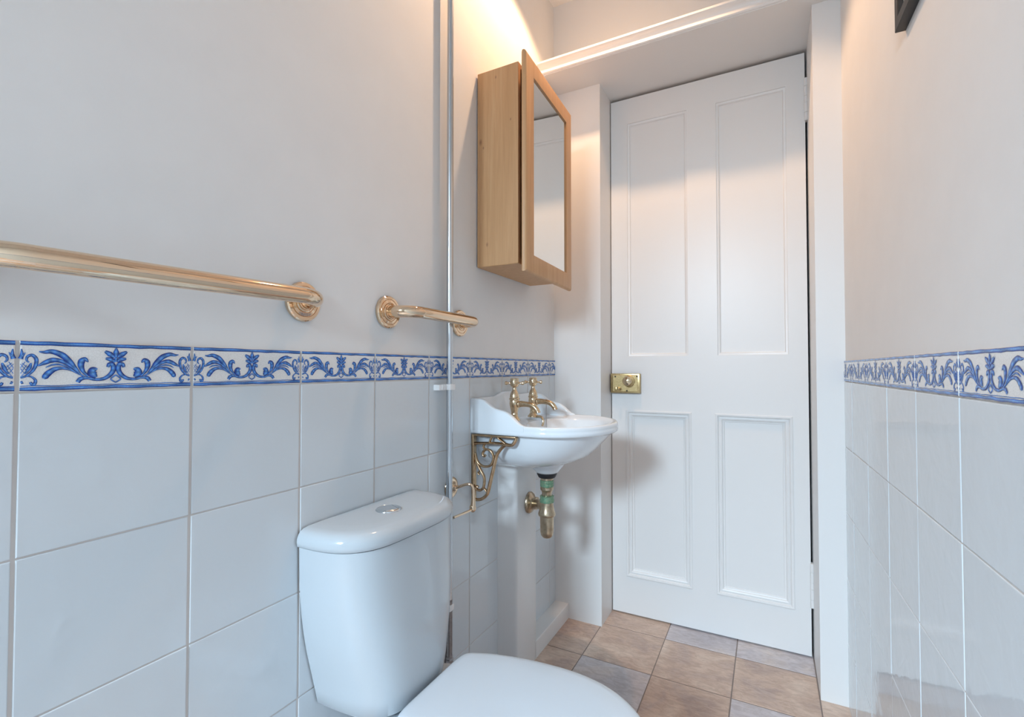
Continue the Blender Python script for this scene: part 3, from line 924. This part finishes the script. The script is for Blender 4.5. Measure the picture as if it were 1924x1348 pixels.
for pts, wd in (([(-0.7400, 0.8100), (-0.7343, 0.8219), (-0.7281, 0.8303), (-0.7159, 0.8302), (-0.7018, 0.8206), (-0.6819, 0.8081)], 0.0021),
                ([(-0.7905, 0.776), (-0.7884, 0.768), (-0.7831, 0.7524), (-0.7715, 0.7409), (-0.7548, 0.7371), (-0.7362, 0.7424), (-0.7281, 0.7555), (-0.7261, 0.7697), (-0.7342, 0.7849), (-0.7487, 0.7885), (-0.759, 0.7838), (-0.7632, 0.7745), (-0.7590, 0.7680), (-0.7538, 0.7712)], 0.0026),
                ([(-0.7487, 0.7885), (-0.7600, 0.7925), (-0.7600, 0.7985), (-0.7549, 0.8055)], 0.0020),
                ([(-0.7905, 0.7620), (-0.7799, 0.7401), (-0.7694, 0.7233), (-0.7589, 0.7066), (-0.7578, 0.689), (-0.7609, 0.6745), (-0.7693, 0.6655), (-0.7798, 0.6643), (-0.7875, 0.6690), (-0.784, 0.6754), (-0.7795, 0.6722)], 0.0026),
                ([(-0.7660, 0.6690), (-0.7590, 0.6712), (-0.7526, 0.6675), (-0.7475, 0.6601), (-0.7505, 0.6527)], 0.0021),
                ([(-0.7700, 0.7235), (-0.7770, 0.7195), (-0.7788, 0.7152), (-0.7745, 0.7110)], 0.0018)):
    sm = MB()
    strip(sm, pts, wd * 1.5, 0.0055)
    obj('scroll', sm, M['brass_bracket'], br, smooth=True, angle=60)

# ------------------------------------------------------------------ bottle trap
tr = thing('bottle_trap', 'aged brass bottle trap with green corroded nuts below the washbasin', 'waste trap', (OX, OY, 0.50))
def at(z):
    return (OX, OY, z)
obj('rubber_washer', MB().lathe([(0.0335, 0.6885), (0.0335, 0.6835), (0.0315, 0.6790), (0.0290, 0.6735), (0.0262, 0.6705), (0.020, 0.6700)], at(0), seg=28), M['rubber'], tr, smooth=True)
obj('waste_tail', MB().lathe([(0.0208, 0.6720), (0.0208, 0.6400), (0.0222, 0.6385), (0.0222, 0.6310), (0.0185, 0.6265), (0.0166, 0.6215), (0.0166, 0.600)], at(0), seg=26), M['trap_brass'], tr, smooth=True)
obj('upper_nut', MB().lathe([(0.0208, 0.6630), (0.0226, 0.6615), (0.0226, 0.6545), (0.0218, 0.6535), (0.0226, 0.6525), (0.0226, 0.6420), (0.0208, 0.6400)], at(0), seg=14), M['verdigris'], tr, smooth=True, angle=20)
obj('lower_nut', MB().lathe([(0.0180, 0.6120), (0.0234, 0.6100), (0.0228, 0.6035), (0.0240, 0.5990), (0.0236, 0.5895), (0.0205, 0.5880)], at(0), seg=22), M['verdigris'], tr, smooth=True)
obj('trap_body', MB().lathe([(0.0208, 0.5895), (0.0222, 0.576), (0.0255, 0.562), (0.0286, 0.553), (0.0288, 0.5470), (0.0268, 0.5440), (0.0235, 0.5425)], at(0), seg=28), M['trap_brass'], tr, smooth=True, angle=60)
obj('trap_cup', MB().lathe([(0.0228, 0.5440), (0.0230, 0.530), (0.0226, 0.505), (0.0222, 0.492), (0.0200, 0.4810), (0.0150, 0.4740), (0.0070, 0.4709), (0.0, 0.4703)], at(0), seg=28), M['trap_brass'], tr, smooth=True)
FXX, FYY, FZ = -0.7414, 1.526, 0.5655
obj('outlet_pipe', MB().tube([(FXX + 0.004, FYY, FZ), (FXX + 0.028, FYY - 0.006, FZ), (FXX + 0.052, 1.505, 0.570), (OX, OY, 0.573)], [0.0185, 0.0175, 0.0165, 0.0155], 20, smooth=4), M['trap_brass'], tr, smooth=True)
obj('wall_flange', MB().lathe([(0.0365, 0.0), (0.0370, 0.004), (0.0330, 0.010), (0.0250, 0.0145), (0.0200, 0.018), (0.0200, 0.022), (0.0215, 0.0225), (0.0215, 0.030), (0.019, 0.031)], (FXX, FYY, FZ), (1, 0, 0), 36), M['trap_brass'], tr, smooth=True, angle=60)

# ------------------------------------------------------------------ mirrored pine cabinet
cab = thing('bathroom_cabinet', 'pale pine wall cabinet with a mirrored door, above the washbasin', 'cabinet', (WX, 1.47, 1.3455))
CY0, CY1, CZ0, CZ1, CXF = 1.2765, 1.655, 1.3455, 1.9555, -0.656
def knot_side():
    m = pine('knotty_pine_side_board', [])
    t = NT(m)
    src = t.b.inputs['Base Color'].links[0].from_socket
    c = src
    v = t.coord()
    # the side board faces the camera: knots sit at (x from the wall, height)
    for kx, kz, kr in ((0.012, 0.392, 0.0070), (0.036, 0.068, 0.0050), (0.066, 0.583, 0.0036), (0.118, 0.440, 0.0034), (0.022, 0.372, 0.0035)):
        s = t.n('ShaderNodeMapping')
        s.inputs['Location'].default_value = (-kx / kr, 0, -kz / (kr * 1.8))
        s.inputs['Scale'].default_value = (1 / kr, 0, 1 / (kr * 1.8))
        t.l(v, s.inputs['Vector'])
        ln = t.n('ShaderNodeVectorMath', operation='LENGTH')
        t.l(s.outputs['Vector'], ln.inputs[0])
        k = t.ramp(ln.outputs['Value'], [(0.15, (0.8, 0.8, 0.8)), (1.0, (0, 0, 0))])
        c = t.mix(k, c, (0.26, 0.12, 0.06))
    t.color(c)
    return m
M['pine_side'] = knot_side()
bt = 0.016
for a, b in ((CY0, CY0 + bt), (CY1 - bt, CY1)):
    obj('side_board', MB().rbox(WX + 0.0005, CXF, a, b, CZ0 + 0.001, CZ1, 0.0008, 1), M['pine_side'], cab)
for a, b in ((CZ0, CZ0 + bt), (CZ1 - bt, CZ1 - 0.0005)):
    obj('end_board', MB().rbox(WX + 0.0005, CXF - 0.0004, CY0 + bt - 0.0002 if a > CZ0 else CY0 + 0.001, CY1 - bt + 0.0002 if a > CZ0 else CY1 - 0.001, a, b, 0.0008, 1), M['pine'], cab)
obj('back_board', MB().box(WX + 0.0005, WX + 0.006, CY0 + bt, CY1 - bt, CZ0 + bt, CZ1 - bt), M['pine'], cab)
obj('shelf_board', MB().box(WX + 0.006, CXF - 0.012, CY0 + bt, CY1 - bt, 1.640, 1.655), M['pine'], cab)
# the door: frame with rounded outer edges, mirror set in a rebate
DY0, DY1, DZ0, DZ1, DX0, DX1 = 1.2560, 1.6685, 1.3165, 1.9715, -0.6520, -0.6360
AJ = math.radians(2.2)          # the door stands slightly ajar, hinged on its far edge
def ajar(mb):
    c, q = math.cos(AJ), math.sin(AJ)
    mb.v = [(DX0 + (x - DX0) * c - (y - DY1) * q, DY1 + (x - DX0) * q + (y - DY1) * c, z) for x, y, z in mb.v]
    return mb
mb = MB()
pr = [(0.083, DX0), (0.0035, DX0), (0.0, DX0 + 0.0035), (0.0, DX1 - 0.007), (0.002, DX1 - 0.003), (0.007, DX1), (0.0835, DX1), (0.0835, DX1 - 0.006)]
def frame_rings(w_side, w_end):
    rings = []
    for ins, d in pr:
        k = min(ins, 0.083) / 0.083
        iy = ins if ins < 0.01 else w_side + (0.0005 if ins > 0.083 else 0)
        iz = ins if ins < 0.01 else w_end + (0.0005 if ins > 0.083 else 0)
        rings.append([(d, DY0 + iy, DZ0 + iz), (d, DY1 - iy, DZ0 + iz), (d, DY1 - iy, DZ1 - iz), (d, DY0 + iy, DZ1 - iz)])
    return rings
rr = frame_rings(0.0575, 0.0555)
mb.loft(rr + [rr[0]], (False, False))
cdoor = obj('cabinet_door', ajar(mb), M['pine'], cab, smooth=True, angle=35)
obj('mirror', ajar(MB().box(DX0 + 0.002, DX1 - 0.0045, DY0 + 0.0560, DY1 - 0.0560, DZ0 + 0.0540, DZ1 - 0.0540)), M['mirror'], cdoor)
for z in (1.42, 1.88):
    obj('door_hinge', MB().tube([(-0.6545, 1.650, z - 0.02), (-0.6545, 1.650, z + 0.02)], 0.004, 10), M['brass'], cab, smooth=True)

# ------------------------------------------------------------------ picture on the right wall
pf = thing('picture_frame', 'black picture frame on the right wall, only its lower corner in view', 'picture', (rw(0.95), 0.95, 1.652))
ang = math.atan(RA)
def PW(a, b, d):
    """a: distance along the wall from its far edge (towards the camera), b: height, d: out of the wall."""
    y = 1.111 - a
    return (rw(y) + 0.0034 - d, y, 1.651 + b)
mb = MB()
FW, FH = 0.34, 0.44
prf = [(0.0, 0.0), (0.0, 0.0150), (0.0008, 0.0160), (0.0190, 0.0160), (0.0200, 0.0150), (0.0200, 0.004)]
rings = []
for ins, d in prf:
    rings.append([PW(ins, ins, d), PW(FW - ins, ins, d), PW(FW - ins, FH - ins, d), PW(ins, FH - ins, d)])
mb.loft(rings, (True, False))
obj('frame', mb, M['black_frame'], pf)
mb = MB()
mb.loft([[PW(0.019, 0.019, d), PW(FW - 0.019, 0.019, d), PW(FW - 0.019, FH - 0.019, d), PW(0.019, FH - 0.019, d)] for d in (0.004, 0.007)])
obj('mount', mb, M['mount'], pf)

# ------------------------------------------------------------------ recessed downlight in the ceiling
dl = thing('recessed_downlight', 'small round recessed ceiling lamp above the cabinet', 'ceiling light', (-0.50, 1.46, CEIL))
obj('bezel', MB().lathe([(0.030, 0.0), (0.041, 0.0), (0.041, -0.003), (0.036, -0.005), (0.030, -0.003)], (-0.50, 1.46, CEIL), seg=32, caps=(False, False)), M['chrome'], dl, smooth=True)
